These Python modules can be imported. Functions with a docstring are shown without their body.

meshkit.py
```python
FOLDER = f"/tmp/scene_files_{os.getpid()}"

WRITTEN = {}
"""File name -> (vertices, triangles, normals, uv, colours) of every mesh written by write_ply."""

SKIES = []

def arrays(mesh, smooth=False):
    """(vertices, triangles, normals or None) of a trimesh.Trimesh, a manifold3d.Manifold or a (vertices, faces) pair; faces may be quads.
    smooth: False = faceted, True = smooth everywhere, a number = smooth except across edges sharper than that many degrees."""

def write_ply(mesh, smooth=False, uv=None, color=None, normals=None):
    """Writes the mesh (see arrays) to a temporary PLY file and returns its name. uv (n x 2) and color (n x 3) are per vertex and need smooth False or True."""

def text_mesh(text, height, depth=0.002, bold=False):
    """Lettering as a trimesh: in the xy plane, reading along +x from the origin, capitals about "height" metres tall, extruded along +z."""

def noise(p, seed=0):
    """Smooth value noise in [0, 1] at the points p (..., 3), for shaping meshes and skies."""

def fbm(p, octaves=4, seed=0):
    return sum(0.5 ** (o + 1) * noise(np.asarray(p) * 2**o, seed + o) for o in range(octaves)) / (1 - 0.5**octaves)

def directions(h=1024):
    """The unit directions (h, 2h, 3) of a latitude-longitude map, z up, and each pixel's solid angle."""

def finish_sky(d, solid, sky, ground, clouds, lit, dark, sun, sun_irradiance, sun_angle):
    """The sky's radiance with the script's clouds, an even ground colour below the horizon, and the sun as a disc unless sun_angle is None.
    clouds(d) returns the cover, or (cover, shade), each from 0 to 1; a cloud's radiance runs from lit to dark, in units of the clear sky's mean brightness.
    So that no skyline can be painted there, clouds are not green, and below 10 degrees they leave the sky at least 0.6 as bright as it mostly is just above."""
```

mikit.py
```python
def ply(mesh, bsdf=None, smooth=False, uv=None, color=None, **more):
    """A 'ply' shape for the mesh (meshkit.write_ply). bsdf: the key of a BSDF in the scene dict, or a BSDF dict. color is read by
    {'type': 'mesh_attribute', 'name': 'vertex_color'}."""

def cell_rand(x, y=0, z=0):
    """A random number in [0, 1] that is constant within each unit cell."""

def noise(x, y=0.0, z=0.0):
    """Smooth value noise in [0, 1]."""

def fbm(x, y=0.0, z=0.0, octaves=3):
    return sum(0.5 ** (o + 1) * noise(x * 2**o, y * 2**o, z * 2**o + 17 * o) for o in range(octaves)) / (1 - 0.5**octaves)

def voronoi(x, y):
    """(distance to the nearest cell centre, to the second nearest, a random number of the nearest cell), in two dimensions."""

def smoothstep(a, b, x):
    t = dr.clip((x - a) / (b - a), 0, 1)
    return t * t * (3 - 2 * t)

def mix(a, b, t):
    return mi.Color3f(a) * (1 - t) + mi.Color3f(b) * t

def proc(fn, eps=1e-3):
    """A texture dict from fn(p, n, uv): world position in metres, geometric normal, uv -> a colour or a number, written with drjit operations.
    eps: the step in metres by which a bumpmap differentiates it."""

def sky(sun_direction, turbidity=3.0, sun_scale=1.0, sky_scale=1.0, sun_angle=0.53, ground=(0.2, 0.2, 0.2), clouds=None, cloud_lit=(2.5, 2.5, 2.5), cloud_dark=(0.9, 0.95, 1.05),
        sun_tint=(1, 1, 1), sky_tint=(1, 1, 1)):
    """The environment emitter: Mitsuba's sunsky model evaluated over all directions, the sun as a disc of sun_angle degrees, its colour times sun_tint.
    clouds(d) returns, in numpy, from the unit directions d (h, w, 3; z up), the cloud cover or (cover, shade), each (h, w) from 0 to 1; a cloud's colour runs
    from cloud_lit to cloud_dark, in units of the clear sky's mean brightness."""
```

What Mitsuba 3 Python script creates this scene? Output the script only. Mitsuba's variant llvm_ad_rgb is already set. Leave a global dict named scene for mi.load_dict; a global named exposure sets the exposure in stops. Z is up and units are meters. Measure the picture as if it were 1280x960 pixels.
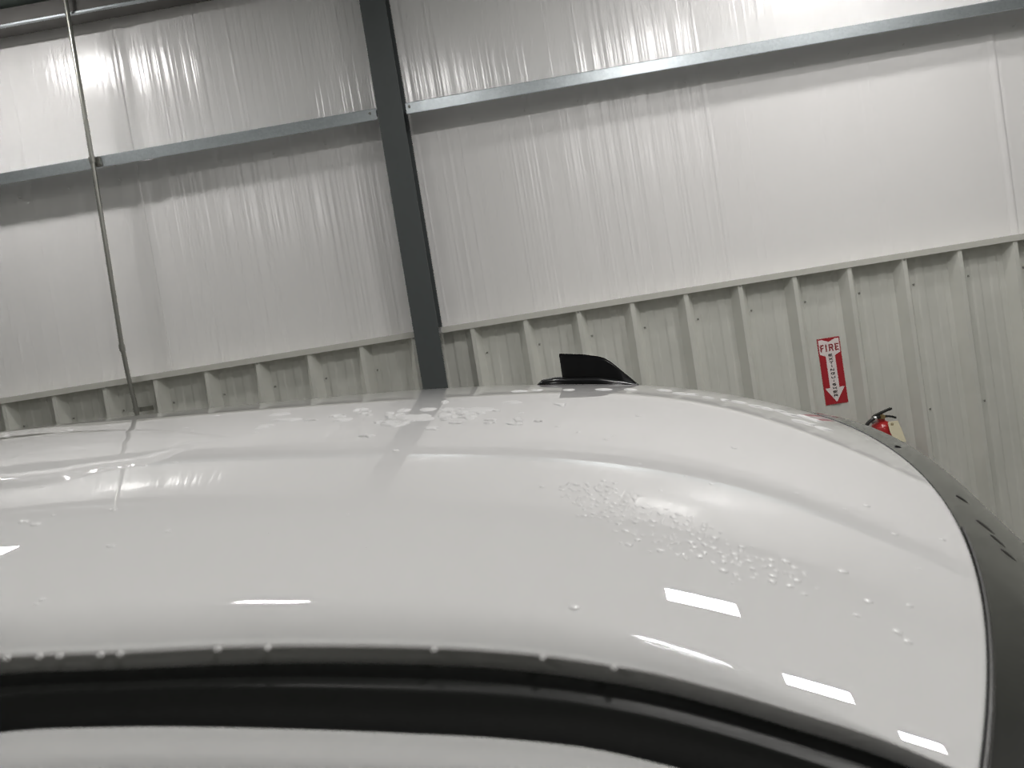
import math, random
import numpy as np, trimesh, mitsuba as mi, drjit as dr
from scipy.interpolate import CubicSpline, PchipInterpolator
from shapely.geometry import Polygon
import meshkit, mikit

T = mi.ScalarTransform4f
rng = np.random.default_rng(7)
scene = {'type': 'scene'}
labels = {}
EYE = 2.02                      # height of the phone above the shop floor

# ------------------------------------------------------------------ camera
YAW, PITCH, ROLL = -0.040724, -0.043000, 0.158041
fwd = np.array([math.sin(YAW) * math.cos(PITCH), math.cos(YAW) * math.cos(PITCH), math.sin(PITCH)])
rt0 = np.array([math.cos(YAW), -math.sin(YAW), 0.0])
up0 = np.cross(rt0, fwd)
up = up0 * math.cos(ROLL) + rt0 * math.sin(ROLL)
eye = np.array([0, 0, EYE])
scene['camera'] = {
    'type': 'thinlens', 'fov': math.degrees(2 * math.atan(640 / 960)), 'fov_axis': 'x',
    'aperture_radius': 0.0009, 'focus_distance': 1.1, 'near_clip': 0.01, 'far_clip': 100.0,
    'to_world': T().look_at(origin=eye.tolist(), target=(eye + fwd).tolist(), up=up.tolist())}
exposure = 1.27

# ------------------------------------------------------------------ lights (fixtures are built further down, around these)
LAMP_RGB = (1.0, 0.977, 0.955)
LAMP_Z = EYE + 2.45
# (x, y, length along the wall, width, radiance)
LAMPS = [(-2.76, 3.52, 0.55, 0.17, 34.0), (1.78, 3.54, 0.50, 0.17, 29.0),
         (-0.45, 2.05, 0.30, 0.22, 30.0), (1.15, 1.55, 0.28, 0.10, 36.0), (1.30, 2.08, 0.42, 0.26, 30.0),
         (2.39, 2.84, 0.44, 0.11, 52.0), (2.98, 2.62, 0.30, 0.07, 40.0),
         (-2.9, -1.6, 0.6, 0.40, 18.0), (1.6, -1.6, 0.6, 0.40, 18.0)]  # last pair: unseen fill lamps, added behind the phone for ambient light

# ------------------------------------------------------------------ helpers
def bsdf(key, d, two=True):
    scene[key] = {'type': 'twosided', 'bsdf': d} if two else d

def rgb(*c): return {'type': 'rgb', 'value': list(c)}

taken = {}
def key_of(name, parent=None):
    base = name if parent is None else parent + '__' + name
    n = taken.get(base, 0); taken[base] = n + 1
    return base if n == 0 else '%s_%03d' % (base, n)

def obj(name, mesh, mat, parent=None, smooth=False, label=None, cat=None, group=None, kind=None, **more):
    k = key_of(name, parent)
    scene[k] = mikit.ply(mesh, mat, smooth=smooth, **more)
    tag(k, label, cat, group, kind)
    return k

def tag(k, label=None, cat=None, group=None, kind=None):
    d = {a: b for a, b in (('label', label), ('category', cat), ('group', group), ('kind', kind)) if b}
    if d: labels[k] = d

def thing(name, label=None, cat=None, group=None, kind=None):
    k = key_of(name); tag(k, label, cat, group, kind); return k

def box(x0, x1, y0, y1, z0, z1):
    b = trimesh.creation.box(extents=[abs(x1 - x0), abs(y1 - y0), abs(z1 - z0)])
    b.apply_translation([(x0 + x1) / 2, (y0 + y1) / 2, (z0 + z1) / 2]); return b

def cat_(*ms): return trimesh.util.concatenate(list(ms))

def grid_mesh(P, closed_v=False, flip=False):
    """P (n, m, 3) -> quad grid."""
    n, m = P.shape[:2]
    idx = np.arange(n * m).reshape(n, m)
    if closed_v: idx = np.concatenate([idx, idx[:, :1]], 1)
    q = np.stack([idx[:-1, :-1], idx[1:, :-1], idx[1:, 1:], idx[:-1, 1:]], -1).reshape(-1, 4)
    if flip: q = q[:, ::-1]
    return trimesh.Trimesh(P.reshape(-1, 3), np.vstack([q[:, [0, 1, 2]], q[:, [0, 2, 3]]]), process=False)

def tube(path, r, n=14, cap=True):
    path = np.asarray(path, float); r = np.broadcast_to(r, len(path))
    tan = np.gradient(path, axis=0); tan /= np.linalg.norm(tan, axis=1)[:, None]
    ref = np.array([0.31, 0.2, 0.93]) if abs(tan[0][2]) < .8 else np.array([1., 0.1, 0])
    rings = []
    for p, t, rr in zip(path, tan, r):
        a = np.cross(t, ref); a /= np.linalg.norm(a); b = np.cross(t, a)
        th = np.linspace(0, 2 * np.pi, n, endpoint=False)
        rings.append(p + rr * (np.cos(th)[:, None] * a + np.sin(th)[:, None] * b))
    m = grid_mesh(np.array(rings), closed_v=True)
    if cap:
        v, f = [m.vertices], [m.faces]; base = len(m.vertices)
        for e, ring, fl in ((0, 0, 0), (1, len(path) - 1, 1)):
            v.append(path[[ring]]); c = base + e
            i = np.arange(n) + ring * n; j = np.roll(i, -1)
            f.append(np.stack([np.full(n, c), j, i] if fl else [np.full(n, c), i, j], 1))
        m = trimesh.Trimesh(np.vstack(v), np.vstack(f), process=False)
    return m

def lathe(prof, n=28):
    """prof: list of (r, z)."""
    prof = np.asarray(prof, float); th = np.linspace(0, 2 * np.pi, n, endpoint=False)
    P = np.stack([prof[:, 0][:, None] * np.cos(th), prof[:, 0][:, None] * np.sin(th), np.broadcast_to(prof[:, 1][:, None], (len(prof), n))], -1)
    return grid_mesh(P, closed_v=True, flip=True)

def moved(m, x=0, y=0, z=0, M=None):
    m = m.copy()
    if M is not None: m.apply_transform(M)
    m.apply_translation([x, y, z]); return m

def prism_x(prof, x0, x1):
    """closed (y, z) polygon extruded along x."""
    m = trimesh.creation.extrude_polygon(Polygon(prof), x1 - x0, engine='earcut')
    m.apply_transform(np.array([[0, 0, 1, x0], [1, 0, 0, 0], [0, 1, 0, 0], [0, 0, 0, 1.0]])); return m

def prism_z(prof, z0, z1):
    m = trimesh.creation.extrude_polygon(Polygon(prof), z1 - z0, engine='earcut'); m.apply_translation([0, 0, z0]); return m

def prism_wall(prof, y_front, depth):
    """polygon in (x, z) on the far wall, front face at y_front, going back by depth."""
    m = trimesh.creation.extrude_polygon(prof if isinstance(prof, Polygon) else Polygon(prof), depth, engine='earcut')
    m.apply_transform(np.array([[1, 0, 0, 0], [0, 0, -1, y_front + depth], [0, 1, 0, 0], [0, 0, 0, 1.0]])); return m

# ------------------------------------------------------------------ materials
bsdf('vinyl', {'type': 'principled', 'base_color': rgb(.78, .77, .765), 'roughness': .19, 'specular': .65})
def liner_col(p, n, uv):
    s = mikit.fbm(p.x * 9, p.z * 7, 2.0) - .5
    return mikit.mix((.54, .545, .50), (.59, .59, .545), dr.clip(.5 + s * 1.6, 0, 1))
bsdf('liner_paint', {'type': 'principled', 'base_color': mikit.proc(liner_col), 'roughness': .42, 'specular': .45})
bsdf('trim_paint', {'type': 'principled', 'base_color': rgb(.56, .555, .51), 'roughness': .4, 'specular': .4})
def galv_col(p, n, uv):
    d, e, c = mikit.voronoi(p.x * 90, p.z * 90 + p.y * 90)
    return mikit.mix((.42, .46, .48), (.47, .51, .53), c)
bsdf('galvanised', {'type': 'principled', 'base_color': mikit.proc(galv_col), 'metallic': .8, 'roughness': .34, 'specular': .5})
bsdf('conduit_steel', {'type': 'principled', 'base_color': rgb(.33, .33, .30), 'metallic': .8, 'roughness': .34})
bsdf('column_paint', {'type': 'principled', 'base_color': rgb(.070, .079, .080), 'roughness': .5, 'specular': .4})
bsdf('strut_paint', {'type': 'principled', 'base_color': rgb(.13, .125, .12), 'roughness': .5, 'specular': .3})
bsdf('ceiling_paint', {'type': 'principled', 'base_color': rgb(.26, .31, .29), 'roughness': .5, 'specular': .3})
bsdf('side_wall_paint', {'type': 'principled', 'base_color': rgb(.70, .70, .67), 'roughness': .6, 'specular': .2})
bsdf('concrete', {'type': 'principled', 'base_color': rgb(.42, .415, .40), 'roughness': .45, 'specular': .4})
bsdf('screw_steel', {'type': 'principled', 'base_color': rgb(.22, .22, .20), 'roughness': .5, 'specular': .4})
bsdf('bright_steel', {'type': 'principled', 'base_color': rgb(.75, .75, .74), 'metallic': .7, 'roughness': .3})
bsdf('white_paint', {'type': 'plastic', 'diffuse_reflectance': rgb(.90, .89, .885), 'int_ior': 1.5, 'nonlinear': False})
bsdf('dark_glass', {'type': 'principled', 'base_color': rgb(.035, .037, .035), 'roughness': .09, 'specular': .27})
bsdf('rubber', {'type': 'principled', 'base_color': rgb(.022, .023, .022), 'roughness': .36, 'specular': .28})
bsdf('moulding_grey', {'type': 'principled', 'base_color': rgb(.05, .05, .048), 'roughness': .25, 'specular': .5})
bsdf('fin_black', {'type': 'principled', 'base_color': rgb(.008, .008, .009), 'roughness': .25, 'specular': .4})
bsdf('tyre', {'type': 'principled', 'base_color': rgb(.02, .02, .02), 'roughness': .8, 'specular': .2})
bsdf('wheel_metal', {'type': 'principled', 'base_color': rgb(.5, .5, .5), 'metallic': .8, 'roughness': .3})
bsdf('lamp_glass', {'type': 'principled', 'base_color': rgb(.6, .62, .62), 'roughness': .1, 'specular': .6})
bsdf('sign_white', {'type': 'principled', 'base_color': rgb(.74, .66, .645), 'roughness': .5, 'specular': .3})
bsdf('sign_red', {'type': 'principled', 'base_color': rgb(.36, .022, .03), 'roughness': .5, 'specular': .3})
bsdf('sign_letter_red', {'type': 'principled', 'base_color': rgb(.24, .016, .022), 'roughness': .5, 'specular': .3})
bsdf('sign_black', {'type': 'principled', 'base_color': rgb(.03, .022, .022), 'roughness': .5, 'specular': .3})
bsdf('extinguisher_red', {'type': 'principled', 'base_color': rgb(.36, .02, .022), 'roughness': .22, 'specular': .5})
bsdf('brass', {'type': 'principled', 'base_color': rgb(.45, .33, .16), 'metallic': .8, 'roughness': .35})
bsdf('tag_paper', {'type': 'principled', 'base_color': rgb(.80, .74, .54), 'roughness': .7, 'specular': .2})
bsdf('fixture_white', {'type': 'principled', 'base_color': rgb(.75, .75, .73), 'roughness': .4, 'specular': .4})
bsdf('lens_white', {'type': 'diffuse', 'reflectance': rgb(.8, .8, .8)}, two=False)
bsdf('water_bead_caustic_white', {'type': 'roughplastic', 'diffuse_reflectance': rgb(.96, .955, .95), 'int_ior': 1.5, 'alpha': .06, 'nonlinear': False})  # whiter than the roof paint: light focused by the drops is painted in
bsdf('water_on_glass', {'type': 'roughplastic', 'diffuse_reflectance': rgb(.02, .02, .02), 'int_ior': 1.4, 'alpha': .07})
bsdf('water', {'type': 'plastic', 'diffuse_reflectance': rgb(.90, .89, .885), 'int_ior': 1.33, 'nonlinear': False})
bsdf('water_patch_brightened', {'type': 'roughplastic', 'diffuse_reflectance': rgb(.97, .965, .96), 'int_ior': 1.33, 'alpha': .32, 'nonlinear': False})  # puddle colour lifted above the roof white, painting in their bright reflections

# ------------------------------------------------------------------ the setting
X0, X1, YB = -7.0, 7.0, -8.0
Y_VINYL, Y_PAN, Y_RIB, Y_FACE = 4.50, 4.428, 4.368, 4.34
Z_TRIM = EYE + .161
Z_EAVE = EYE + 2.262
obj('floor', box(X0, X1, YB, 4.6, -.1, 0), 'concrete', kind='structure')
obj('ceiling', prism_x([(4.62, Z_EAVE + .085), (YB, Z_EAVE + .085 + .15 * (4.62 - YB)), (YB, Z_EAVE + .165 + .15 * (4.62 - YB)), (4.62, Z_EAVE + .165)], X0, X1), 'ceiling_paint', kind='structure')
ZTOP = Z_EAVE + .1 + .15 * (4.62 - YB)
obj('wall_left', box(X0 - .1, X0, YB, 4.6, 0, ZTOP), 'side_wall_paint', kind='structure')
obj('wall_right', box(X1, X1 + .1, YB, 4.6, 0, ZTOP), 'side_wall_paint', kind='structure')
obj('wall_back', box(X0, X1, YB - .1, YB, 0, ZTOP), 'side_wall_paint', kind='structure')
wall = obj('wall_far', box(X0, X1, 4.56, 4.62, 0, Z_EAVE + .12), 'side_wall_paint', kind='structure')

def n1(x, z, fx, fz, seed):
    return meshkit.noise(np.stack([x * fx, z * fz, np.full_like(x, seed * 3.7)], -1), seed)

def vinyl_relief(x, z):
    """how far the slack, vertically creased facing stands out of its plane."""
    amp = np.interp(x, [-4.5, -2.5, -2.1, -1.9, -.6, -.2, .35, 1.0, 1.14, 1.4, 2.2, 3.5], [.4, .45, .55, 1.0, 1.0, .6, .95, .95, .40, .35, .28, .25])
    xw = x + .014 * (n1(x, z, 1.2, .7, 5) - .5) + .008 * (z - 3.0)
    r = 0
    for f, fz, a, s in ((9, .25, .0014, 1), (19, .3, .0026, 2), (41, .35, .0026, 3), (83, .45, .0012, 4)):
        q = 1 - np.abs(2 * n1(xw, z, f, fz, s) - 1)
        r = r + a * q * q
    act = .5 + .9 * n1(x, z, 3.1, .4, 11) ** 2
    slow = .012 * (n1(x, z, .9, .6, 21) - .5) + .006 * (n1(x, z, 2.4, .9, 22) - .5)
    return r * amp * act + slow

seams = [-7.0, -5.47, -3.82, -2.177, -.60, 1.138, 2.786, 4.43, 6.0, 7.0]
for i, (a, b) in enumerate(zip(seams[:-1], seams[1:])):
    fine = -3.9 < a and b < 4.5
    xs = np.linspace(a - .004, b + .03, 640 if fine else 60)
    zs = np.linspace(Z_TRIM - .06, Z_EAVE + .1, 70 if fine else 20)
    x, z = np.meshgrid(xs, zs)
    edge_l, edge_r = np.exp(-((x - a) / .016) ** 2), np.exp(-((x - b) / .02) ** 2)
    d = vinyl_relief(x, z) + .005 * edge_r * (.6 + .5 * n1(x, z, 1, 1.3, 31)) - .006 * edge_l
    d = d + np.where(x > b + .012, -.006, 0)
    if abs(a + 2.177) < .01:
        d = d - .009 * np.exp(-((x - a - .075 - .02 * (z - 3)) / .05) ** 2)       # the slack fold beside this seam
    obj('vinyl_sheet', grid_mesh(np.stack([x, Y_VINYL - .004 * (i % 2) - d, z], -1)), 'vinyl', wall, smooth=True)

# ribbed liner panels, three ribs each
def liner_profile(x0, x1, ribs):
    pts = [(x0, Y_PAN)]
    for r in ribs:
        pts += [(r - .046, Y_PAN), (r - .011, Y_RIB), (r + .011, Y_RIB), (r + .046, Y_PAN)]
        for m in (.1016, .2032):
            q = r + m + .0
            pts += [(q - .028, Y_PAN), (q - .016, Y_PAN - .004), (q + .016, Y_PAN - .004), (q + .028, Y_PAN)]
    pts.append((x1, Y_PAN))
    pts = [p for p in pts if x0 <= p[0] <= x1]
    return np.array(sorted(set(pts)))

def liner(x0, x1, ribs, lap):
    p = liner_profile(x0, x1, ribs)
    P = np.stack([np.c_[p, np.full(len(p), z)] for z in np.linspace(0.0, Z_TRIM + .004, 3)], 0)
    k = obj('liner_panel', grid_mesh(P), 'liner_paint', wall)
    s = lathe([(0, .0), (.0055, .0), (.0055, .004), (.003, .0062), (0, .0062)], 8)
    M = trimesh.transformations.rotation_matrix(math.pi / 2, [1, 0, 0])
    for r in ribs:
        for zz in (EYE + .011, EYE - .70):
            sx = r + .06
            if x0 < sx < x1: obj('screw', moved(s, sx, Y_PAN, zz, M), 'screw_steel', k)
        if abs(r - lap) < 1e-6: obj('screw', moved(s, r, Y_RIB, Z_TRIM - .004, M), 'screw_steel', k)
XL, XR, PR = -3.132, -.353, .3048
for j in range(-4, 3):
    i0 = 3 * j
    ribs = [XL + PR * (i0 + q) for q in range(3)]
    liner(max(ribs[0] - .06, -6.99), min(ribs[2] + PR - .06, -.60), [r for r in ribs if r < -.64], ribs[2])
for j in range(-1, 8):
    ribs = [XR + PR * (3 * j + q) for q in range(3)]
    liner(max(ribs[0] - .06, -.60), min(ribs[2] + PR - .06, 6.99), [r for r in ribs if r > -.7], ribs[2])
for a, b in ((-6.98, -.675), (-.526, 6.98)):
    obj('ledge_trim', cat_(box(a, b, 4.362, 4.366, Z_TRIM, Z_TRIM + .033), box(a, b, 4.366, 4.50, Z_TRIM + .027, Z_TRIM + .033)), 'trim_paint', wall)

# ------------------------------------------------------------------ steel frame on the wall
col = thing('steel_column', 'dark grey steel wide-flange column standing against the white insulated wall', 'column')
obj('front_flange', box(-.672, -.532, 4.278, 4.290, 0, Z_EAVE + .16), 'column_paint', col)
obj('web', box(-.606, -.598, 4.290, 4.488, 0, Z_EAVE + .16), 'column_paint', col)
obj('rear_flange', box(-.672, -.532, 4.470, 4.480, Z_TRIM + .04, Z_EAVE + .16), 'column_paint', col)

def girt(x0, x1, zt, hole_x, label, tips):
    k = thing('wall_girt', label, 'girt', 'galvanised wall girts')
    zb, zo = zt - .068, zt - .125
    sec = [(4.345, zb + .003), (4.357, zb + .009), (4.357, zb + .012), (4.3425, zb + .006), (4.3425, zt - .006), (4.346, zt - .0025), (4.486, zt - .0025),
           (4.486, zt + .004), (4.4885, zt + .004), (4.4885, zt), (4.345, zt), (4.340, zt - .005), (4.340, zb + .006)]
    obj('channel', prism_x(sec, x0, x1), 'galvanised', k)
    M = trimesh.transformations.rotation_matrix(math.pi / 2, [1, 0, 0])
    b = lathe([(0, 0), (.008, 0), (.008, .006), (.004, .007), (0, .007)], 6)
    obj('bolt', moved(b, hole_x, 4.340, zt - .026, M), 'screw_steel', k)
    tip = trimesh.creation.cone(.006, .03, sections=6)
    R = trimesh.transformations.rotation_matrix(math.radians(80), [1, 0, 0])
    for t in tips:
        obj('screw_tip', moved(tip, t, 4.4985, zo + .018, R), 'bright_steel', k)
ZG = EYE + 1.460
girt(-6.98, -.690, ZG, -.7245, 'galvanised channel girt across the left bay, crossed by the conduit', [-.73 - .3085 * i for i in range(1, 9)])
girt(-.520, 6.98, ZG, -.500, 'galvanised channel girt across the bay right of the dark column', [-.17 + .3085 * i for i in range(0, 12)])
strut = thing('eave_strut', 'dark eave strut along the top of the wall with a bright lower lip', 'strut')
obj('channel', box(X0 + .05, X1 - .05, 4.345, 4.48, Z_EAVE + .008, Z_EAVE + .098), 'strut_paint', strut)
obj('lower_lip', box(X0 + .05, X1 - .05, 4.330, 4.350, Z_EAVE - .004, Z_EAVE + .006), 'galvanised', strut)

# conduit
cd = thing('conduit', 'thin steel electrical conduit running down the left bay of the wall', 'conduit')
obj('pipe', tube([(-2.300, 4.30, Z_EAVE + .10), (-2.306, 4.30, EYE + 1.9), (-2.313, 4.30, EYE + 1.42), (-2.324, 4.30, EYE + .9), (-2.336, 4.30, EYE + .40), (-2.331, 4.30, EYE + .2), (-2.325, 4.31, EYE + .0), (-2.325, 4.31, EYE - .9)], .0125), 'conduit_steel', cd, smooth=40)
obj('coupling', tube([(-2.3365, 4.30, EYE + .345), (-2.3375, 4.30, EYE + .385)], .0165), 'conduit_steel', cd, smooth=40)
obj('strap', cat_(tube([(-2.3125, 4.30, EYE + 1.415), (-2.3135, 4.30, EYE + 1.445)], .018), box(-2.318, -2.283, 4.322, 4.345, EYE + 1.40, EYE + 1.45), box(-2.296, -2.278, 4.312, 4.34, EYE + 1.405, EYE + 1.42)), 'conduit_steel', cd)
obj('strap', cat_(tube([(-2.325, 4.31, EYE - .01), (-2.325, 4.31, EYE + .015)], .017), box(-2.312, -2.272, 4.325, 4.403, EYE - .012, EYE + .014)), 'conduit_steel', cd)

# ------------------------------------------------------------------ fire sign
SX, SZ, SW, SH, SY = 1.5685, EYE - .2105, .1265, .379, 4.4205
def sp(pts): return [(SX + a * SW, SZ - b * SH) for a, b in pts]
fs = thing('fire_sign', 'red and white fire extinguisher arrow sign on the ribbed wall', 'sign')
obj('plate', prism_wall(sp([(0, 0), (1, 0), (1, 1), (0, 1)]), SY, .0025), 'sign_red', fs)
white = [(.045, .022), (.20, .018), (.5, .062), (.80, .018), (.955, .022), (.955, .232), (.70, .268), (.70, .752), (.93, .752), (.51, .972), (.07, .752), (.29, .752), (.29, .272), (.045, .236)]
obj('arrow_field', prism_wall(sp(white), SY - .0008, .0012), 'sign_white', fs)
from shapely.geometry import LineString
from shapely import union_all
STROKES = {'F': [[(0, 0), (0, 1), (1, 1)], [(0, .52), (.8, .52)]], 'I': [[(.5, 0), (.5, 1)]], 'R': [[(0, 0), (0, 1), (.75, 1), (1, .88), (1, .62), (.75, .5), (0, .5)], [(.55, .5), (1, 0)]],
           'E': [[(1, 1), (0, 1), (0, 0), (1, 0)], [(0, .52), (.82, .52)]], 'X': [[(0, 0), (1, 1)], [(0, 1), (1, 0)]], 'T': [[(0, 1), (1, 1)], [(.5, 1), (.5, 0)]],
           'N': [[(0, 0), (0, 1), (1, 0), (1, 1)]], 'G': [[(1, .8), (.8, 1), (.2, 1), (0, .8), (0, .2), (.2, 0), (.8, 0), (1, .2), (1, .48), (.6, .48)]],
           'U': [[(0, 1), (0, .2), (.2, 0), (.8, 0), (1, .2), (1, 1)]], 'S': [[(1, .82), (.8, 1), (.2, 1), (0, .82), (0, .66), (.2, .53), (.8, .47), (1, .34), (1, .18), (.8, 0), (.2, 0), (0, .18)]],
           'H': [[(0, 0), (0, 1)], [(1, 0), (1, 1)], [(0, .5), (1, .5)]]}
def letter(ch, cx, cy, w, h, t, mat):
    x0, z0 = SX + cx * SW - w / 2 + t / 2, SZ - cy * SH - h / 2 + t / 2
    g = union_all([LineString([(x0 + a * (w - t), z0 + b * (h - t)) for a, b in st]).buffer(t / 2, cap_style='square' if ch != 'S' else 'flat', join_style='mitre') for st in STROKES[ch]])
    obj('letter', cat_(*[prism_wall(list(p.exterior.coords)[:-1] if not p.interiors else p, SY - .0016, .0014) for p in getattr(g, 'geoms', [g])]), mat, fs)
for ch, cx, w in zip('FIRE', (.175, .355, .575, .825), (.0205, .008, .025, .0215)):
    letter(ch, cx, .148, w, .040, .0074, 'sign_letter_red')
for i, ch in enumerate('EXTINGUISHER'):
    letter(ch, .495, .262 + i * .0555, .0065 if ch == 'I' else .0215, .0145, .0040, 'sign_black')

# ------------------------------------------------------------------ fire extinguisher
FX, FY, FZ = 1.806, 4.285, EYE - .690
ex = thing('fire_extinguisher', 'red fire extinguisher with black handle and cream tag hanging on the ribbed wall', 'fire extinguisher')
obj('cylinder', moved(lathe([(0, -.47), (.058, -.47), (.064, -.46), (.064, -.075), (.060, -.048), (.048, -.029), (.030, -.018), (.019, -.012), (.019, 0), (0, 0)], 32), FX, FY, FZ), 'extinguisher_red', ex, smooth=40)
vb = obj('valve', moved(cat_(lathe([(0, -.004), (.017, -.004), (.017, .018), (.012, .022), (.012, .034), (0, .034)], 16), moved(trimesh.creation.cylinder(.012, .02, sections=16), .0, -.022, .012, trimesh.transformations.rotation_matrix(math.pi / 2, [1, 0, 0]))), FX, FY, FZ), 'brass', ex, smooth=40)
def bar(pts, w, t):
    """flat strap along pts in (x, z), w wide in y."""
    pts = np.asarray(pts, float); tan = np.gradient(pts, axis=0); tan /= np.linalg.norm(tan, axis=1)[:, None]; nrm = np.c_[-tan[:, 1], tan[:, 0]]
    a, b = pts + nrm * t / 2, pts - nrm * t / 2
    return prism_wall([tuple(p) for p in np.vstack([a, b[::-1]])], -w / 2, w)
obj('squeeze_lever', moved(bar([(-.046, .012), (-.030, .022), (-.005, .030), (.028, .040), (.060, .048)], .022, .011), FX, FY - .004, FZ), 'rubber', ex)
obj('carry_handle', moved(bar([(.005, .008), (.03, .010), (.055, .004), (.076, -.006)], .022, .011), FX, FY - .004, FZ), 'rubber', ex)
hp = [(-.012, -.01, .012), (-.04, -.03, .012), (-.072, -.034, .002), (-.098, -.034, -.022), (-.106, -.03, -.06), (-.100, -.022, -.14), (-.090, -.012, -.28)]
tt = np.linspace(0, 1, len(hp)); hc = CubicSpline(tt, np.array(hp))(np.linspace(0, 1, 30))
obj('hose', moved(tube(hc, .0095), FX, FY, FZ), 'rubber', ex, smooth=40)
obj('hose_collar', moved(tube([(-.040, -.030, .012), (-.052, -.032, .009)], .0125), FX, FY, FZ), 'bright_steel', ex, smooth=40)
tg = obj('inspection_tag', moved(prism_wall([(.004, -.018), (.012, -.012), (.058, -.014), (.072, -.06), (.088, -.135), (.030, -.125), (.010, -.07)], -.068, .0012), FX, FY, FZ), 'tag_paper', ex)
obj('eyelet', moved(lathe([(.003, 0), (.0075, 0), (.0075, .002), (.003, .002)], 12), FX + .026, FY - .067, FZ - .028, trimesh.transformations.rotation_matrix(math.pi / 2, [1, 0, 0])), 'brass', tg)
obj('bracket', cat_(box(FX - .02, FX + .02, FY + .064, 4.424, FZ - .40, FZ - .02), box(FX - .066, FX + .066, FY + .058, FY + .066, FZ - .25, FZ - .21)), 'strut_paint', ex)

# ------------------------------------------------------------------ the pickup truck, in its own frame (u forward, v away from the phone, z from the eye height)
PSI, YC = 0.156565, 1.001872
CU, SU = math.cos(PSI), math.sin(PSI)
def car(P):
    P = np.asarray(P, float); u, v, z = P[..., 0], P[..., 1], P[..., 2]
    return np.stack([CU * u + SU * v, -SU * u + CU * v + YC, z + EYE], -1)

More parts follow.
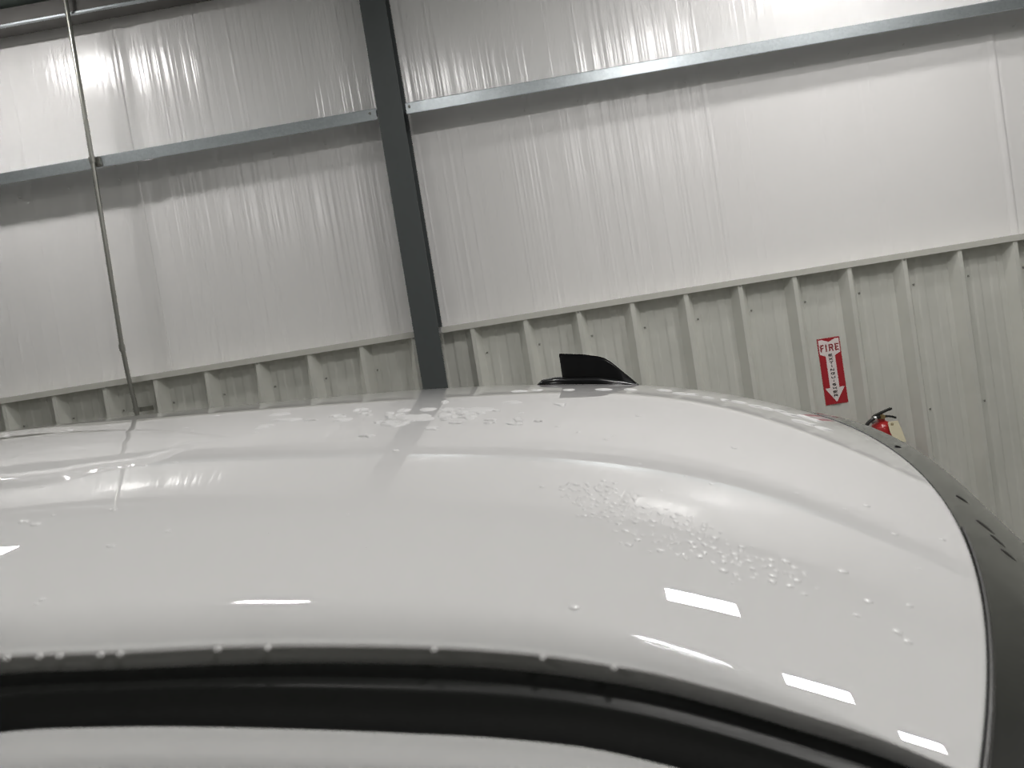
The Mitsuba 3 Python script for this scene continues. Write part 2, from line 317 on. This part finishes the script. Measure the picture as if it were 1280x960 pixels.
def roof_z(u, v):
    W = .18; q = (u - .09976) / W
    m = np.maximum(q + 1, 0)
    S2 = np.where(q > 1, q * q / 2 + 1 / 6., np.where(q > -1, m ** 3 / 12, 0))
    H = -.053577 - .106978 * u - .5 * .099996 * u * u - 1.362292 * W * W * S2
    uc = -.80 + .12 * np.logaddexp(0, (u + .80) / .12)
    th = np.tanh(uc / .4)
    a = .058913 + .384043 * th - .668117 * uc
    b = .083300 - .071012 * th + .110415 * uc
    return H - .039096 * v - a * v * v - b * v ** 4
def header_u(v): return .349351 - .111044 * v * v - .188473 * v ** 4
def roof_n(u, v):
    e = 1e-3
    n = np.stack([-(roof_z(u + e, v) - roof_z(u - e, v)) / 2 / e, -(roof_z(u, v + e) - roof_z(u, v - e)) / 2 / e, np.ones_like(u)], -1)
    return n / np.linalg.norm(n, axis=-1, keepdims=True)

roll_v = PchipInterpolator([-1.6, -.6, -.25, -.0946, -.0146, .0728, .1031, .1327, .1603, .1847, .2065, .236, .32], [-.772, -.772, -.768, -.7528, -.7265, -.7040, -.7015, -.7045, -.7110, -.7215, -.7326, -.7440, -.77])
lipT = np.array([[-1.6, -.800, -.125], [-.6, -.797, -.087], [-.28, -.792, -.070], [-.0802, -.7705, -.0774], [-.0436, -.7585, -.0838], [-.0063, -.7450, -.0905], [.0336, -.7330, -.0985], [.0751, -.7232, -.1075], [.1035, -.7195, -.1142], [.1317, -.7190, -.1212], [.1585, -.7222, -.1285], [.1832, -.7282, -.1352], [.2058, -.7345, -.1415], [.224, -.7411, -.1482], [.32, -.775, -.20]])
lip_v, lip_z = PchipInterpolator(lipT[:, 0], lipT[:, 1]), PchipInterpolator(lipT[:, 0], lipT[:, 2])
doorT = np.array([[-1.6, -.830, -.150], [-.6, -.826, -.112], [-.28, -.820, -.092], [-.0702, -.7846, -.0955], [-.0353, -.7735, -.1015], [.0061, -.7619, -.1105], [.0516, -.7515, -.1205], [.0884, -.7460, -.1278], [.1147, -.7445, -.1333], [.1349, -.7452, -.1388], [.224, -.768, -.165], [.32, -.800, -.215]])
door_v, door_z = PchipInterpolator(doorT[:, 0], doorT[:, 1]), PchipInterpolator(doorT[:, 0], doorT[:, 2])

truck = thing('pickup_truck', 'white pickup truck cab with a wet glossy roof, in front of the wall', 'truck')
U_REAR = -1.45
# roof skin
NU_, NV_ = 210, 200
ts = np.linspace(0, 1, NU_) ** .85
w = np.linspace(0, 1, NV_)
Ug = np.repeat(ts[:, None] * 1.7 + U_REAR, NV_, 1); Vg = np.zeros_like(Ug)
for _ in range(12):
    Vg = roll_v(np.clip(Ug, -1.6, .32)) + (.735 - roll_v(np.clip(Ug, -1.6, .32))) * w
    Ug = U_REAR + (header_u(Vg) - U_REAR) * ts[:, None]
Zg = roof_z(Ug, Vg)
skin = np.stack([Ug, Vg, Zg], -1)
# the rolled edge on the phone's side: from the skin's border over a round to the drip lip
ub = Ug[:, 0]; vb_ = Vg[:, 0]; zb_ = Zg[:, 0]
sl = (roof_z(ub, vb_ + .002) - roof_z(ub, vb_ - .002)) / .004
lv, lz = lip_v(ub), lip_z(ub)
lv = np.minimum(lv, vb_ - .0012); lz = np.minimum(lz, zb_ - .0008)
dvr, dzr = vb_ - lv, zb_ - lz
qv, qz = lv - .02 * dvr, lz + .23 * dzr                       # shoulder above the upright drip lip
p1v = vb_ + .58 * (qv - vb_); p1z = np.maximum(zb_ + sl * (p1v - vb_), qz + .15 * dzr)
rows = [np.stack([ub, lv, lz], -1), np.stack([ub, lv - .075 * dvr, lz + .05 * dzr], -1), np.stack([ub, lv - .085 * dvr, lz + .15 * dzr], -1), np.stack([ub, lv - .065 * dvr, lz + .215 * dzr], -1)]
for t in np.linspace(1, 0, 13)[:-1]:
    rows.append(np.stack([ub, (1 - t) ** 2 * vb_ + 2 * t * (1 - t) * p1v + t * t * qv, (1 - t) ** 2 * zb_ + 2 * t * (1 - t) * p1z + t * t * qz], -1))
tuck = [np.stack([ub, lv + .007, lz - .012], -1), np.stack([ub, lv + .001, lz - .0035], -1)]
# far side: a plain round
fu, fv, fz = Ug[:, -1], Vg[:, -1], Zg[:, -1]
far = [np.stack([fu, fv + .035 * math.sin(a), fz - .05 * (1 - math.cos(a)) - .012 * math.sin(a)], -1) for a in np.linspace(.2, math.pi / 2, 7)]
full = np.concatenate([np.stack(tuck + rows, 1), skin, np.stack(far, 1)], 1)
# rear edge and header edge folded down
back = np.stack([full[0] + [-.03 * math.sin(a), 0, -.04 * (1 - math.cos(a))] for a in np.linspace(math.pi / 2, .2, 5)], 0)
front = np.stack([full[-1] + [.0002, 0, -.004], full[-1] + [.0006, 0, -.012]], 0)
obj('roof', cat_(grid_mesh(car(np.concatenate([back, full], 0))), grid_mesh(car(np.concatenate([full[-1:], front], 0)))), 'white_paint', truck, smooth=True)

# weatherstrip between lip and door frame
us = np.unique(np.concatenate([np.linspace(-1.45, -.3, 20), np.linspace(-.3, .31, 90)]))
A = np.stack([us, lip_v(us), lip_z(us)], -1); B = np.stack([us, door_v(us), door_z(us)], -1)
wide = (A[:, 1] - B[:, 1])[:, None]
def seal_pt(f, dz):   # f along lip -> door, dz below the straight line
    P = A + (B - A) * f; P = P.copy(); P[:, 2] += dz; return P
sec = [(-.25, -.004), (-.12, -.012), (.05, -.024), (.12, -.026), (.16, -.016), (.20, -.0065), (.26, -.0032), (.34, -.0022), (.42, -.0012), (.48, -.0003), (.515, .0002), (.54, -.0006), (.57, -.004), (.61, -.014), (.68, -.030), (.84, -.038), (.97, -.034), (1.05, -.012)]
obj('weatherstrip', grid_mesh(car(np.stack([seal_pt(f, d) for f, d in sec], 1)), flip=True), 'rubber', truck, smooth=50)
# top of the door frame
prof = [(.008, -.034), (.003, -.014), (.0008, -.004), (0, -.0010), (-.0006, -.0006), (-.002, -.0016), (-.004, -.0034), (-.007, -.0052), (-.010, -.0074), (-.013, -.0112), (-.016, -.0165), (-.020, -.025), (-.026, -.040), (-.032, -.062), (-.035, -.085)]
dm = np.stack([np.stack([us, B[:, 1] + a, B[:, 2] + b], -1) for a, b in prof], 1)
obj('door_frame', grid_mesh(car(dm), flip=True), 'white_paint', truck, smooth=50)

# windshield
vs = np.linspace(-.765, .74, 120); dd = np.concatenate([np.linspace(0, .09, 26), np.linspace(.11, .68, 20)])
V_, D_ = np.meshgrid(vs, dd)
s0 = .069 + 4.016 * V_ ** 2
dcap = np.maximum((1.35 - s0) / (2 * 7.798), 0.0)
dl = np.minimum(D_, dcap)
drop = s0 * dl + 7.798 * dl ** 2 + np.maximum(s0, 1.35) * (D_ - dl) - .5 * np.maximum(D_ - .1, 0) ** 2
uh = header_u(V_)
wsz = roof_z(uh, V_) + .0012 - drop
wsz = np.maximum(wsz, -.86)
vv = V_ * (1 + .16 * np.clip(D_ - .05, 0, 1))
WS = np.stack([uh + D_, vv, wsz], -1)
lip0 = np.stack([uh[0] + .0022, vs, roof_z(uh[0], vs) - .008], -1)
obj('windshield', cat_(grid_mesh(car(WS)), grid_mesh(car(np.stack([lip0, WS[0]], 0)))), 'dark_glass', truck, smooth=True)
# grey moulding beside the pillar end of the glass
vm = np.linspace(-.775, -.52, 40)
mm = np.stack([header_u(vm) + .0016, vm, roof_z(header_u(vm), vm) + .0004], -1)
obj('glass_moulding', tube(car(mm), np.interp(vm, [-.775, -.66, -.52], [.0010, .0010, .0005]), 10), 'moulding_grey', truck, smooth=50)

# shark fin
FU, FV = .040, .168
def on_roof(du, dv, h):
    du, dv = np.broadcast_arrays(np.asarray(du, float), np.asarray(dv, float))
    return np.stack([FU + du, FV + dv, roof_z(FU + du, FV + dv) + h], -1)
xs_ = np.linspace(-.076, .076, 40)
hw = .026 * np.sqrt(np.clip(1 - (np.abs(xs_) / .0765) ** 2.6, 0, 1)) + .0006
ht = np.interp(xs_, [-.076, -.068, -.045, .02, .05, .076], [.001, .0075, .0115, .0115, .007, .0008])
ring = []
for x_, w_, h_ in zip(xs_, hw, ht):
    th = np.linspace(0, math.pi, 13)
    ring.append(on_roof(np.full(13, x_), -w_ * np.cos(th), -.003 + (h_ + .003) * np.sin(th) ** .6))
base = obj('antenna', grid_mesh(car(np.array(ring)), flip=True), 'fin_black', truck, smooth=50, label='black shark fin antenna')
bx = np.linspace(-.036, .075, 46)
top = np.interp(bx, [-.036, -.034, .0, .022, .031, .040, .075], [.046, .0468, .0450, .0420, .0395, .0335, .0006])
ring = []
for x_, t_ in zip(bx, top):
    hs = np.linspace(0, 1, 9)
    half = .0085 * (1 - .62 * hs) * min(1, .25 + (.0765 - x_) / .03) * min(1, .3 + (x_ + .0375) / .006)
    L = on_roof(np.full(9, x_), -half, .002 + (t_ - .002) * hs); R = on_roof(np.full(9, x_), half[::-1], (.002 + (t_ - .002) * hs)[::-1])
    ring.append(np.vstack([L, R]))
ring = np.array(ring)
blade = grid_mesh(car(ring), closed_v=True, flip=True)
cap = [grid_mesh(car(np.stack([ring[k][:9], ring[k][9:][::-1]], 0))) for k in (0, -1)]
obj('blade', cat_(blade, *cap), 'fin_black', base, smooth=40)

# the rest of the truck, below and beyond the frame
Z0 = -EYE
def loft(stations, closed=True):
    """stations: list of (u, [(v, z)...]) sections."""
    P = np.array([[(u, v, z) for v, z in s] for u, s in stations], float)
    m = grid_mesh(car(P), closed_v=closed)
    ends = []
    for k in (0, -1):
        c = P[k].mean(0); n = P.shape[1]
        ends.append(trimesh.Trimesh(car(np.vstack([P[k], c])), [[i, (i + 1) % n, n] for i in range(n)], process=False))
    return cat_(m, *ends)
def body_sec(vw, zt_, zb_, r=.06):
    return [(-vw, Z0 + zb_), (-vw - .02, Z0 + (zt_ + zb_) / 2), (-vw, Z0 + zt_ - r), (-vw + r * .3, Z0 + zt_ - r * .3), (-vw + r, Z0 + zt_), (vw - r, Z0 + zt_), (vw - r * .3, Z0 + zt_ - r * .3), (vw, Z0 + zt_ - r), (vw + .02, Z0 + (zt_ + zb_) / 2), (vw, Z0 + zb_)]
obj('cab_body', loft([(-1.50, body_sec(.93, 1.20, .50)), (-1.2, body_sec(.95, 1.22, .48)), (.5, body_sec(.95, 1.20, .48)), (1.02, body_sec(.94, 1.16, .48))]), 'white_paint', truck, smooth=30)
obj('hood', loft([(1.0, body_sec(.93, 1.22, .60)), (1.3, body_sec(.95, 1.21, .55)), (2.1, body_sec(.93, 1.14, .55)), (2.3, body_sec(.86, 1.04, .58))]), 'white_paint', truck, smooth=30)
bed = obj('cargo_bed', cat_(loft([(-3.45, body_sec(.94, 1.28, .55)), (-3.40, body_sec(.95, 1.30, .52)), (-1.60, body_sec(.95, 1.30, .52)), (-1.56, body_sec(.94, 1.28, .55))])), 'white_paint', truck, smooth=30)
gr = obj('grille', moved(trimesh.Trimesh(car(trimesh.creation.box([.04, 1.1, .26]).vertices + [2.31, 0, Z0 + .84]), trimesh.creation.box([.04, 1.1, .26]).faces, process=False)), 'rubber', truck)
def cbox(u0, u1, v0, v1, z0, z1):
    b = box(u0, u1, v0, v1, Z0 + z0, Z0 + z1); return trimesh.Trimesh(car(b.vertices), b.faces, process=False)
obj('bumper', cbox(2.28, 2.42, -.92, .92, .48, .68), 'wheel_metal', truck)
for s in (-1, 1):
    obj('headlight', cbox(2.24, 2.335, min(s * .58, s * .86), max(s * .58, s * .86), .78, .95), 'lamp_glass', truck)
    # pillars, side glass
    zc = -.16
    rv = .755 if s < 0 else .75
    def quad(pts):
        P = np.array(pts, float); c = P.mean(0)
        n = np.array([0, s * 1.0, .35]); n /= np.linalg.norm(n)
        a = grid_mesh(car(np.stack([P[[0, 1]], P[[3, 2]]], 0))); b = grid_mesh(car(np.stack([P[[0, 1]], P[[3, 2]]], 0) - .012 * n)); return cat_(a, b)
    obj('side_window', quad([(-1.40, s * .865, -.22), (.30, s * .860, -.235), (.93, s * .915, Z0 + 1.20), (-1.46, s * .93, Z0 + 1.20)]), 'dark_glass', truck)
    pil = np.array([(.225, s * .745, -.245), (.33, s * .775, -.30), (.55, s * .82, -.44), (.80, s * .875, -.68), (1.0, s * .915, -.86)])
    if s < 0: pil = np.array([(.232, -.7425, -.1535), (.33, -.79, -.245), (.55, -.84, -.45), (.80, -.89, -.69), (1.0, -.92, -.87)])
    obj('roof_pillar', tube(car(pil), [.004, .022, .035, .042, .045] if s < 0 else [.02, .03, .035, .042, .045], 12), 'white_paint', truck, smooth=50)
    for uw in (1.55, -2.55):
        tyre = lathe([(.24, -.12), (.37, -.12), (.395, -.10), (.405, 0), (.395, .10), (.37, .12), (.24, .12)], 40)
        M = trimesh.transformations.rotation_matrix(math.pi / 2, [1, 0, 0])
        t_ = tyre.copy(); t_.apply_transform(M); V = t_.vertices + [uw, s * .84, Z0 + .405]
        k = obj('wheel', trimesh.Trimesh(car(V), t_.faces, process=False), 'tyre', truck, smooth=40)
        h = lathe([(0, -.09), (.10, -.10), (.24, -.085), (.25, -.12), (.25, .12), (.24, .085), (.10, .10), (0, .09)], 32); h.apply_transform(M)
        obj('hub', trimesh.Trimesh(car(h.vertices + [uw, s * .84, Z0 + .405]), h.faces, process=False), 'wheel_metal', k, smooth=40)
obj('far_door_frame', grid_mesh(car(np.stack([np.stack([us, np.full_like(us, .765) + a, roof_z(us, np.full_like(us, .735)) + b], -1) for a, b in [(0, -.06), (.02, -.055), (.05, -.08), (.095, -.20)]], 1))), 'white_paint', truck, smooth=50)
uu = np.linspace(-.70, .70, 12)
obj('rear_window_panel', grid_mesh(car(np.stack([np.stack([np.full(12, U_REAR - .03), uu * 1.03, roof_z(np.full(12, U_REAR), uu) - .035], -1), np.stack([np.full(12, U_REAR - .05), uu * 1.3, np.full(12, Z0 + 1.18)], -1)], 0))), 'dark_glass', truck)

# ------------------------------------------------------------------ water on the roof
def cap_mesh(u, v, ru, rv, h, lobes=0.0, nr=5, ns=14, seed=0, rot=0.0):
    """a bead or puddle standing on the paint; its rim dips just under the skin."""
    g = np.random.default_rng(seed)
    th = np.linspace(0, 2 * math.pi, ns, endpoint=False)
    wob = np.ones(ns)
    if lobes:
        for f in range(2, 7): wob += lobes / f ** .7 * g.normal() * np.cos(f * th + g.uniform(0, 6.3))
        wob = np.clip(wob, .35, 1.8)
    fr = np.sin(np.linspace(0, 1, nr + 1)[1:] * math.pi / 2)
    P = [np.array([[u, v]])]; Hs = [np.array([h])]
    for f in fr:
        cu_, cv_ = np.cos(th) * ru * wob * f, np.sin(th) * rv * wob * f
        P.append(np.stack([u + cu_ * math.cos(rot) - cv_ * math.sin(rot), v + cu_ * math.sin(rot) + cv_ * math.cos(rot)], -1))
        Hs.append(np.full(ns, h * np.sqrt(max(1 - f * f, 0)) if not lobes else h * (1 - f ** 6)))
    P, Hs = np.vstack(P), np.concatenate(Hs); Hs[-ns:] = -.00005
    b = np.stack([P[:, 0], P[:, 1], roof_z(P[:, 0], P[:, 1])], -1)
    V = b + roof_n(P[:, 0], P[:, 1]) * Hs[:, None]
    F = [[0, 1 + i, 1 + (i + 1) % ns] for i in range(ns)]
    for k in range(len(fr) - 1):
        o = 1 + k * ns
        for i in range(ns):
            j = (i + 1) % ns; F += [[o + i, o + ns + i, o + ns + j], [o + i, o + ns + j, o + j]]
    return trimesh.Trimesh(car(V), F, process=False)

DROPS = [[-0.332,-0.407,1.7],[-0.435,-0.317,2.4],[-0.416,-0.349,1.9],[-0.402,-0.303,1.6],[-0.307,-0.417,1.6],[-0.318,-0.516,2.4],[-0.575,-0.252,2.8],[-0.287,-0.535,2.0],[-0.288,-0.522,1.7],[-0.254,-0.525,1.4],[-0.21,-0.529,2.1],[-0.165,-0.572,2.1],[-0.154,-0.584,1.8],[-0.14,-0.575,1.6],[-0.183,-0.619,1.3],[-0.181,-0.632,1.5],[-0.204,-0.597,1.4],[-0.165,-0.612,1.1],[-0.115,-0.663,1.5],[-0.145,-0.685,1.9],[-0.137,-0.687,1.7],[-0.138,-0.675,1.1],[-0.073,-0.682,1.4],[-0.087,-0.702,1.5],[-0.276,-0.307,1.8],[-0.144,-0.471,1.6],[-0.23,-0.428,1.8],[-0.211,-0.448,1.4],[-0.018,-0.431,1.0],[-0.02,-0.521,2.0],[-0.004,-0.642,0.7],[0.032,-0.347,2.0],[0.07,-0.409,1.6],[0.129,-0.33,2.4],[0.108,-0.444,1.7],[0.113,-0.43,1.0],[0.087,-0.426,1.5],[0.08,-0.571,1.5],[0.101,-0.584,1.1],[0.132,-0.503,1.3],[0.159,-0.517,1.1],[0.173,-0.526,1.3],[0.196,-0.424,1.8],[0.128,-0.633,1.5],[0.222,-0.622,1.9],[0.259,-0.516,1.8],[0.221,-0.518,1.3],[0.244,-0.532,1.3],[0.262,-0.558,1.6],[0.287,-0.55,1.3],[0.26,-0.601,1.1],[0.226,-0.647,1.5],[0.218,-0.661,1.3],[0.231,-0.668,1.6],[0.233,-0.674,1.4],[0.243,-0.643,1.2],[0.204,-0.634,1.0],[0.108,-0.696,1.7],[-0.081,-0.748,1.1],[-0.081,-0.751,0.9],[0.137,-0.637,0.8]]
for i, (u, v, r) in enumerate(DROPS):
    r = r * .001
    obj('water_drop', cap_mesh(u, v, r * 1.25, r * 1.3, r * .36, seed=i, lobes=0), 'water_bead_caustic_white', smooth=True, label='small water drop, painted whiter for focused light, standing alone on the white roof', cat='water drop', group='single water drops on the roof')
BAND = Polygon([[0.089,-0.564],[0.115,-0.553],[0.149,-0.584],[0.171,-0.604],[0.19,-0.625],[0.204,-0.64],[0.196,-0.649],[0.167,-0.643],[0.133,-0.624],[0.105,-0.597]])
from shapely.geometry import Point
beads, tries = [], 0
while len(beads) < 200 and tries < 20000:
    tries += 1
    b0, b1, b2, b3 = BAND.bounds
    u, v = rng.uniform(b0 - .01, b2 + .01), rng.uniform(b1 - .01, b3 + .01)
    if BAND.distance(Point(u, v)) > rng.exponential(.003): continue
    r = rng.uniform(.0009, .0021)
    if any((u - q[0]) ** 2 + (v - q[1]) ** 2 < (r + q[2]) ** 2 * 1.3 for q in beads): continue
    beads.append((u, v, r))
obj('water_beads', cat_(*[cap_mesh(u, v, r, r, r * .28, nr=5, ns=12, seed=i) for i, (u, v, r) in enumerate(beads)]), 'water_bead_caustic_white', smooth=True,
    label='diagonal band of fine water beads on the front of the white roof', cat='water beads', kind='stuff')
PUDDLES = [[-0.048,-0.387,0.015,0.018],[-0.054,-0.428,0.009,0.01],[-0.019,-0.442,0.006,0.007],[-0.055,-0.479,0.005,0.006],[-0.061,-0.255,0.004,0.016],[-0.008,-0.33,0.014,0.015],[-0.037,-0.329,0.007,0.01],[-0.006,-0.383,0.008,0.009],[0.035,-0.409,0.004,0.005],[-0.056,-0.328,0.008,0.01],[-0.077,-0.333,0.005,0.011],[-0.105,-0.401,0.007,0.011],[-0.125,-0.371,0.005,0.01],[-0.125,-0.315,0.006,0.013],[-0.157,-0.395,0.01,0.013],[-0.194,-0.337,0.008,0.015],[-0.156,-0.436,0.007,0.01],[0.009,-0.266,0.009,0.012],[0.057,-0.282,0.006,0.01]]
for i, (u, v, a, b) in enumerate(PUDDLES):
    obj('water_puddle', cap_mesh(u, v, a, b, .0013, lobes=.30, nr=7, ns=40, seed=40 + i, rot=.157), 'water_patch_brightened', smooth=True, label='flat ragged water puddle on the middle of the white roof', cat='puddle', group='puddles on the middle of the roof')
cl = np.random.default_rng(5)
for i in range(46):
    k = [(-.047, -.392, .026, .030), (-.012, -.350, .022, .026), (-.112, -.375, .022, .034), (.030, -.395, .016, .020)][[0, 0, 0, 1, 1, 2, 3][i % 7]]
    u, v = k[0] + k[2] * cl.normal() * .8, k[1] + k[3] * cl.normal() * .6
    obj('water_puddle', cap_mesh(u, v, cl.uniform(.0025, .006), cl.uniform(.003, .008), .0012, lobes=.25, nr=5, ns=24, seed=200 + i), 'water_patch_brightened', smooth=True, label='small scrap of water among the puddles on the middle of the white roof', cat='puddle', group='scraps of water between the puddles')
for i, (u, f) in enumerate([(-.076, .4), (-.066, .3), (-.060, .5), (-.048, .35), (-.042, .4), (-.012, .3), (.004, .4), (.060, .25), (.098, .3), (.123, .35)]):
    v = float(lip_v(u)) - .0022; z = float(lip_z(u)) + .0012
    m = trimesh.creation.icosphere(2, .0013); V = m.vertices * [1.15, 1, 1] + [u, v, z]
    obj('water_drop', trimesh.Trimesh(car(V), m.faces, process=False), 'water', smooth=True, label='pale water drop hanging from the drip lip above the black weatherstrip', cat='water drop', group='drops hanging from the drip lip')
RIM = [[0.183,-0.067],[0.199,-0.094],[0.216,-0.099],[0.232,-0.1],[0.247,-0.122],[0.258,-0.126],[0.27,-0.127],[0.278,-0.151],[0.292,-0.134],[0.3,-0.147],[0.151,-0.032],[0.169,-0.074],[0.083,-0.075],[0.112,-0.06],[0.043,-0.09],[0.005,-0.085],[-0.015,-0.10],[0.276,-0.21],[0.285,-0.217],[0.293,-0.231]]
for i, (u, v) in enumerate(RIM):
    obj('water_puddle', cap_mesh(u, v, .006 + .004 * rng.random(), .005 + .006 * rng.random(), .0014, lobes=.25, nr=6, ns=28, seed=90 + i), 'water_patch_brightened', smooth=True, label='small water patch along the far crest of the white roof near the fin', cat='puddle', group='water patches along the roof crest')
def glass_z(u, v):
    d = np.maximum(u - header_u(v), 0); s_ = .069 + 4.016 * v * v; dl_ = np.minimum(d, np.maximum((1.35 - s_) / 15.596, 0))
    return roof_z(header_u(v), v) + .0012 - s_ * dl_ - 7.798 * dl_ ** 2 - np.maximum(s_, 1.35) * (d - dl_)
for i, (d, v, a, b) in enumerate([(.010, -.240, .0016, .006), (.022, -.395, .0016, .008), (.026, -.440, .0028, .011), (.030, -.452, .0022, .009), (.032, -.468, .0014, .010), (.034, -.575, .003, .010), (.036, -.585, .003, .008), (.030, -.640, .0055, .010)]):
    u = float(header_u(v)) + d
    th = np.linspace(0, 2 * math.pi, 20, endpoint=False); P = [[u, v, float(glass_z(u, v)) + .0016]]
    for f, h in ((.45, .0014), (.8, .0008), (1.0, -.0004)):
        for t_ in th:
            uu_, vv_ = u + f * (a * math.cos(t_) * .7 + b * math.sin(t_) * .7), v + f * (b * math.sin(t_) * .7 - a * math.cos(t_) * .7); P.append([uu_, vv_, float(glass_z(uu_, vv_)) + h])
    F = [[0, 1 + k, 1 + (k + 1) % 20] for k in range(20)]
    for r_ in range(2):
        for k in range(20):
            o, j = 1 + r_ * 20, (k + 1) % 20; F += [[o + k, o + 20 + k, o + 20 + j], [o + k, o + 20 + j, o + j]]
    obj('water_drop', trimesh.Trimesh(car(np.array(P)), F, process=False), 'water_on_glass', smooth=True, label='dark elongated water drop clinging to the top of the dark windshield', cat='water drop', group='water drops on the windshield')
film = Polygon([[-0.75,-0.30],[-0.546,-0.28],[-0.451,-0.328],[-0.322,-0.398],[-0.212,-0.457],[-0.149,-0.496],[-0.166,-0.518],[-0.156,-0.538],[-0.154,-0.574],[-0.16,-0.587],[-0.171,-0.605],[-0.178,-0.621],[-0.194,-0.631],[-0.205,-0.637],[-0.75,-0.66]]).buffer(.006).buffer(-.004)
f0, f1, f2, f3 = film.bounds
gu, gv = np.meshgrid(np.arange(f0 - .01, f2 + .01, .0025), np.arange(f1 - .01, f3 + .01, .0025), indexing='ij')
import shapely
pts = shapely.points(gu + .012 * (n1(gu, gv, 30, 30, 61) - .5), gv + .016 * (n1(gu, gv, 22, 22, 62) - .5))
sd = np.where(shapely.contains(film, pts), 1, -1) * shapely.distance(shapely.boundary(film), pts)
vf = np.interp(gu, [-.75, -.546, -.451, -.322, -.212, -.149], [-.30, -.29, -.328, -.398, -.457, -.496])
hh = np.where(sd > 0, (.0008 + .022 * np.clip(vf - gv, 0, .20)) * (1 - np.exp(-np.maximum(sd, 0) / .004)) + .0004 * (n1(gu, gv, 24, 40, 63) - .5) * np.clip(sd / .006, 0, 1), np.maximum(sd, -.003) * .05)
fp = np.stack([gu, gv, roof_z(gu, gv)], -1) + roof_n(gu, gv) * hh[..., None]
fm = grid_mesh(car(fp)); keep = (sd.reshape(-1)[fm.faces] > -.0028).any(1)
fm = trimesh.Trimesh(fm.vertices, fm.faces[keep], process=False); fm.remove_unreferenced_vertices()
obj('water_film', fm, 'water', smooth=True, label='thin sheet of water lying over the rear of the white roof', cat='water film')

# ------------------------------------------------------------------ lamps: flat linear fixtures hung under the ceiling
WHERE = ['above the left bay of the wall', 'above the bay right of the column', 'over the truck cab, left of the column', 'over the truck cab, narrowest of all', 'over the truck cab beside the narrowest lamp', 'over the far side of the truck hood', 'near the right wall beyond the truck hood', 'behind the phone on the left, added unseen as fill light', 'behind the phone on the right, added unseen as fill light']
for (x, y, L, W_, rad), wh in zip(LAMPS, WHERE):
    k = thing('ceiling_lamp', 'flat white ceiling lamp hanging ' + wh, 'lamp', 'ceiling lamps')
    obj('housing', box(x - L / 2 - .02, x + L / 2 + .02, y - W_ / 2 - .02, y + W_ / 2 + .02, LAMP_Z + .004, LAMP_Z + .05), 'fixture_white', k)
    zc = Z_EAVE + .085 + .15 * (4.62 - y)
    for sx in (-.4, .4):
        obj('hanger', tube([(x + sx * L, y, LAMP_Z + .045), (x + sx * L, y, zc + .02)], .006, 8), 'screw_steel', k)
    P = np.array([[[x - L / 2, y - W_ / 2, LAMP_Z], [x - L / 2, y + W_ / 2, LAMP_Z]], [[x + L / 2, y - W_ / 2, LAMP_Z], [x + L / 2, y + W_ / 2, LAMP_Z]]])
    obj('lens', grid_mesh(P, flip=True), 'lens_white', k, emitter={'type': 'area', 'radiance': rgb(*[rad * c for c in LAMP_RGB])})
